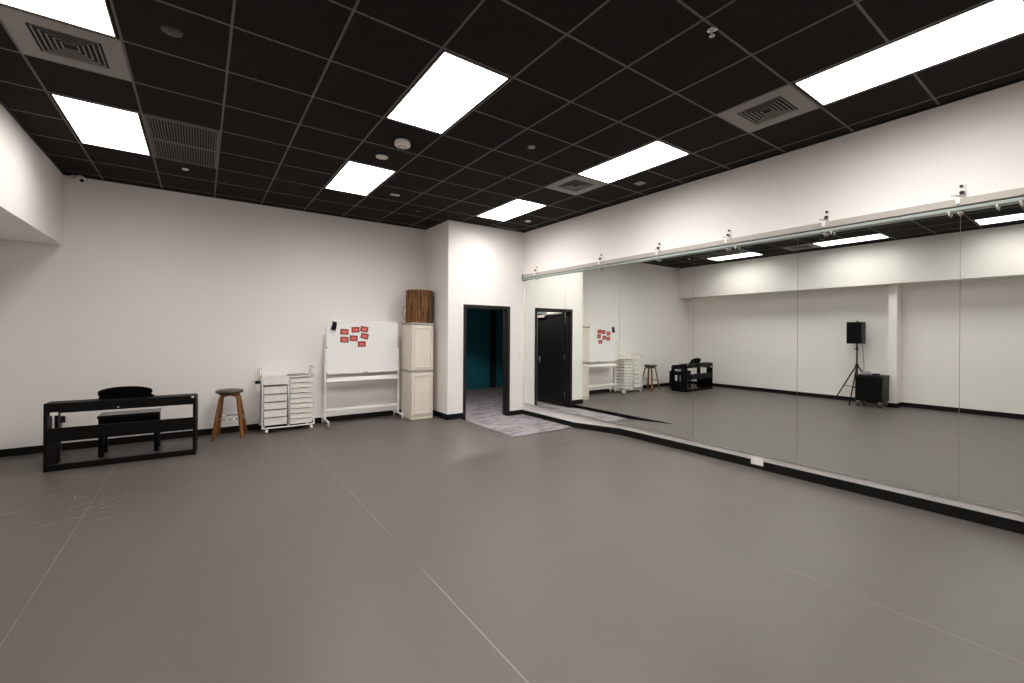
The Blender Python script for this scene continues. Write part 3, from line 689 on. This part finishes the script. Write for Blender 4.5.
for q in range(15):
    z = z0+.590*q/14; ring = []
    for k in range(seg):
        a = 2*PI*k/seg
        rr = dr_*(1+.028*math.sin(a*17+math.sin(q*.6)*1.2)+.02*math.sin(a*29+q*.35)) * (1-.02*(q/14)) + random.uniform(-.003, .003)
        ring.append(bm.verts.new((dx+rr*math.cos(a), dy+rr*math.sin(a), z)))
    rings.append(ring)
for a, b in zip(rings, rings[1:]):
    for k in range(seg): bm.faces.new([a[k], a[(k+1) % seg], b[(k+1) % seg], b[k]])
bm.faces.new(rings[0][::-1]); bm.faces.new(rings[-1]); obj('shell', bm, M['bark'], t)
bm = BM(); add_lathe(bm, [(0, .591), (.222, .591), (.226, .597), (.212, .609), (0, .615)], 40, (dx, dy, z0)); obj('skin', bm, M['drumskin'], t, label='pale stretched skin')
bm = BM(); add_tube(bm, [(dx+(.236+.006*math.sin(k*1.7))*math.cos(2*PI*k/48), dy+(.236+.006*math.sin(k*1.7))*math.sin(2*PI*k/48), z0+.565+.006*math.sin(k*2.3)) for k in range(48)], .009, 6, closed=True); obj('lacing_hoop', bm, M['bark'], t)
hd = Vector((-.92, .39, 0))
bm = BM(); add_tube(bm, smooth_path([Vector((dx, dy, z0+zz))+hd*rr for rr, zz in ((.215, .33), (.262, .30), (.296, .20), (.276, .09), (.222, .025))], 6), .0085, 8); obj('rope_handle', bm, M['rope'], t, label='pale rope handle')

# ------------------------------------------------------------------ speaker corner (seen in the mirror)
qx, qy = -1.67, 3.512
t = thing('speaker_stand', 'black tripod speaker stand by the left wall, reflected in the mirror', 'stand', (qx, qy, 0))
bm = BM(); add_tube(bm, [(qx, qy, .16), (qx, qy, .85)], .019, 14); obj('pole', bm, M['blackmetal'], t)
bm = BM(); add_tube(bm, [(qx, qy, .85), (qx, qy, 1.3375)], .016, 14); obj('upper_pole', bm, M['blackmetal'], t)
bm = BM(); add_tube(bm, [(qx, qy, .79), (qx, qy, .88)], .034, 14); add_tube(bm, [(qx, qy, 1.20), (qx, qy, 1.24)], .024, 12); add_tube(bm, [(qx, qy, 1.22), (qx-.01, qy+.06, 1.22)], .008, 8); obj('collar', bm, M['black'], t)
bm = BM(); add_tube(bm, [(qx, qy, .33), (qx, qy, .385)], .03, 14); obj('slider', bm, M['black'], t)
for fx, fy in ((-1.10, 3.475), (-1.90, 4.00), (-1.89, 3.14)):
    u = Vector((fx-qx, fy-qy, 0)).normalized(); a = Vector((qx, qy, .82))+u*.03
    bm = BM(); add_tube(bm, [a, (fx, fy, .016)], .0135, 10); lg = obj('leg', bm, M['blackmetal'], t)
    bm = BM(); add_tube(bm, [Vector((fx, fy, .0))-u*.012+Vector((0, 0, .040)), Vector((fx, fy, .016))+u*.012], .016, 10); obj('rubber_foot', bm, M['rubber'], lg)
    mid = a.lerp(Vector((fx, fy, .016)), .56)
    bm = BM(); add_tube(bm, [Vector((qx, qy, .36))+u*.025, mid], .008, 8); obj('brace', bm, M['blackmetal'], t)
t = thing('loudspeaker', 'black box loudspeaker on the tripod stand, reflected in the mirror', 'speaker', (qx, qy, 1.335))
sx0, sx1, sy0, sy1, sz0, sz1 = -1.86, -1.50, 3.382, 3.662, 1.338, 1.822
bm = BM(); add_prism(bm, [(sx1-.012, sy0, sz0), (sx1-.012, sy1, sz0), (sx0+.10, sy1, sz0), (sx0, sy1-.07, sz0), (sx0, sy0+.07, sz0), (sx0+.10, sy0, sz0)], (0, 0, sz1-sz0)); obj('cabinet', bm, M['speakerside'], t)
obj('front_grille', bx(sx1-.012, sx1, sy0+.004, sy1-.004, sz0+.006, sz1-.006, .005, 2), M['speakergrille'], t)
bm = BM(); add_tube(bm, smooth_path([(sx0+.06, (sy0+sy1)/2, sz1-.005), (sx0+.07, (sy0+sy1)/2, sz1+.02), (sx0+.20, (sy0+sy1)/2, sz1+.02), (sx0+.21, (sy0+sy1)/2, sz1-.005)], 4), .008, 8); obj('carry_handle', bm, M['black'], t)
# subwoofer case on casters
gx0, gx1, gy0, gy1, gz0, gz1 = -1.60, -1.15, 2.925, 3.400, .125, .668
t = thing('subwoofer', 'black wheeled subwoofer cabinet beside the column, reflected in the mirror', 'subwoofer', ((gx0+gx1)/2, (gy0+gy1)/2, 0))
obj('cabinet', bx(gx0, gx1-.02, gy0, gy1, gz0, gz1, .012, 2), M['speakerside'], t)
obj('front_grille', bx(gx1-.02, gx1, gy0+.012, gy1-.012, gz0+.012, gz1-.035, .006, 2), M['speakergrille'], t)
obj('lid', bx(gx0-.006, gx1+.004, gy0-.006, gy1+.006, gz1-.028, gz1+.012, .008, 2), M['black'], t)
bm = BM(); add_box(bm, (gx0+gx1)/2-.06, (gx0+gx1)/2+.06, gy0-.004, gy0+.002, .42, .49, .008); obj('side_handle', bm, M['black'], t)
for x in (gx0+.06, gx1-.05):
    for y in (gy0+.05, gy1-.05):
        bm = BM(); add_box(bm, x-.03, x+.03, y-.03, y+.03, .108, .127, .003); add_box(bm, x-.025, x+.015, y-.022, y-.017, .05, .11); add_box(bm, x-.025, x+.015, y+.017, y+.022, .05, .11); c = obj('caster', bm, M['alu'], t)
        bm = BM(); mt = Matrix.Translation((x-.006, y, .045)) @ Matrix.Rotation(PI/2, 4, 'X'); add_lathe(bm, [(0, -.015), (.038, -.015), (.045, -.010), (.045, .010), (.038, .015), (0, .015)], 24, mtx=mt); obj('wheel', bm, M['dimgrey'], c)
bm = BM(); P = []
for k in range(70):
    a = k*.42; r = .085+.012*math.sin(k*.9); P.append((gx0+.25+r*math.cos(a), gy1-.15+r*.9*math.sin(a)*(1+.1*math.sin(k*.21)), gz1+.0205+.0006*k+.045*max(0, math.sin(k*.16))**2))
add_tube(bm, P, .006, 6)
tag(obj('coiled_cable', bm, M['cablegrey'], loc=(gx0+.25, gy1-.15, gz1+.012)), 'loosely coiled grey cable lying on the subwoofer, reflected in the mirror', 'cable')
t = thing('audio_interface', 'small black audio box with metal knobs on the subwoofer lid', 'audio box', (gx0+.30, gy0+.16, gz1+.012))
bm = BM(); add_box(bm, gx0+.22, gx0+.36, gy0+.10, gy0+.20, gz1+.0125, gz1+.05, .005, 2); obj('body', bm, M['black'], t)
bm = BM()
for k in range(3): add_lathe(bm, [(0, .012), (.009, .012), (.010, 0), (0, 0)], 12, (gx0+.25+.04*k, gy0+.15, gz1+.05))
obj('knobs', bm, M['alu'], t, label='metal knobs')
bm = BM(); add_tube(bm, smooth_path([(sx0+.12, sy0+.05, sz0+.003), (sx0+.12, sy0+.045, 1.25), (sx0+.13, sy0+.03, 1.0), (sx0+.14, sy0+.015, .80), (gx0+.03, gy1-.01, .73), (gx0+.10, gy1-.05, gz1+.0185), (gx0+.14, gy1-.07, gz1+.0195)], 6), .005, 6)
tag(obj('speaker_cable', bm, M['cable'], loc=(sx0+.12, sy0+.05, .7)), 'thin black cable hanging from the loudspeaker to the subwoofer', 'cable')

# ------------------------------------------------------------------ camera, world, view
w = bpy.data.worlds.new('World'); S.world = w; w.use_nodes = True
w.node_tree.nodes['Background'].inputs[0].default_value = (0, 0, 0, 1)
cam = bpy.data.cameras.new('Camera'); co = bpy.data.objects.new('Camera', cam); C.objects.link(co)
cam.sensor_width = 36; cam.lens = 437.6*36/1024; cam.shift_y = -(341.5-333.1)/1024; cam.clip_start = .02
co.matrix_world = Matrix.Translation((0, 0, H)) @ Matrix.Rotation(-.6183, 4, 'Z') @ Matrix.Rotation(PI/2, 4, 'X') @ Matrix.Rotation(.006, 4, 'Z')
S.camera = co
S.view_settings.view_transform = 'Standard'; S.view_settings.look = 'None'; S.view_settings.gamma = 1; S.view_settings.use_curve_mapping = False
S.view_settings.exposure = 0.0
S.cycles.max_bounces = 16; S.cycles.diffuse_bounces = 8; S.cycles.glossy_bounces = 8
S.cycles.use_denoising = True; S.cycles.sample_clamp_indirect = 8
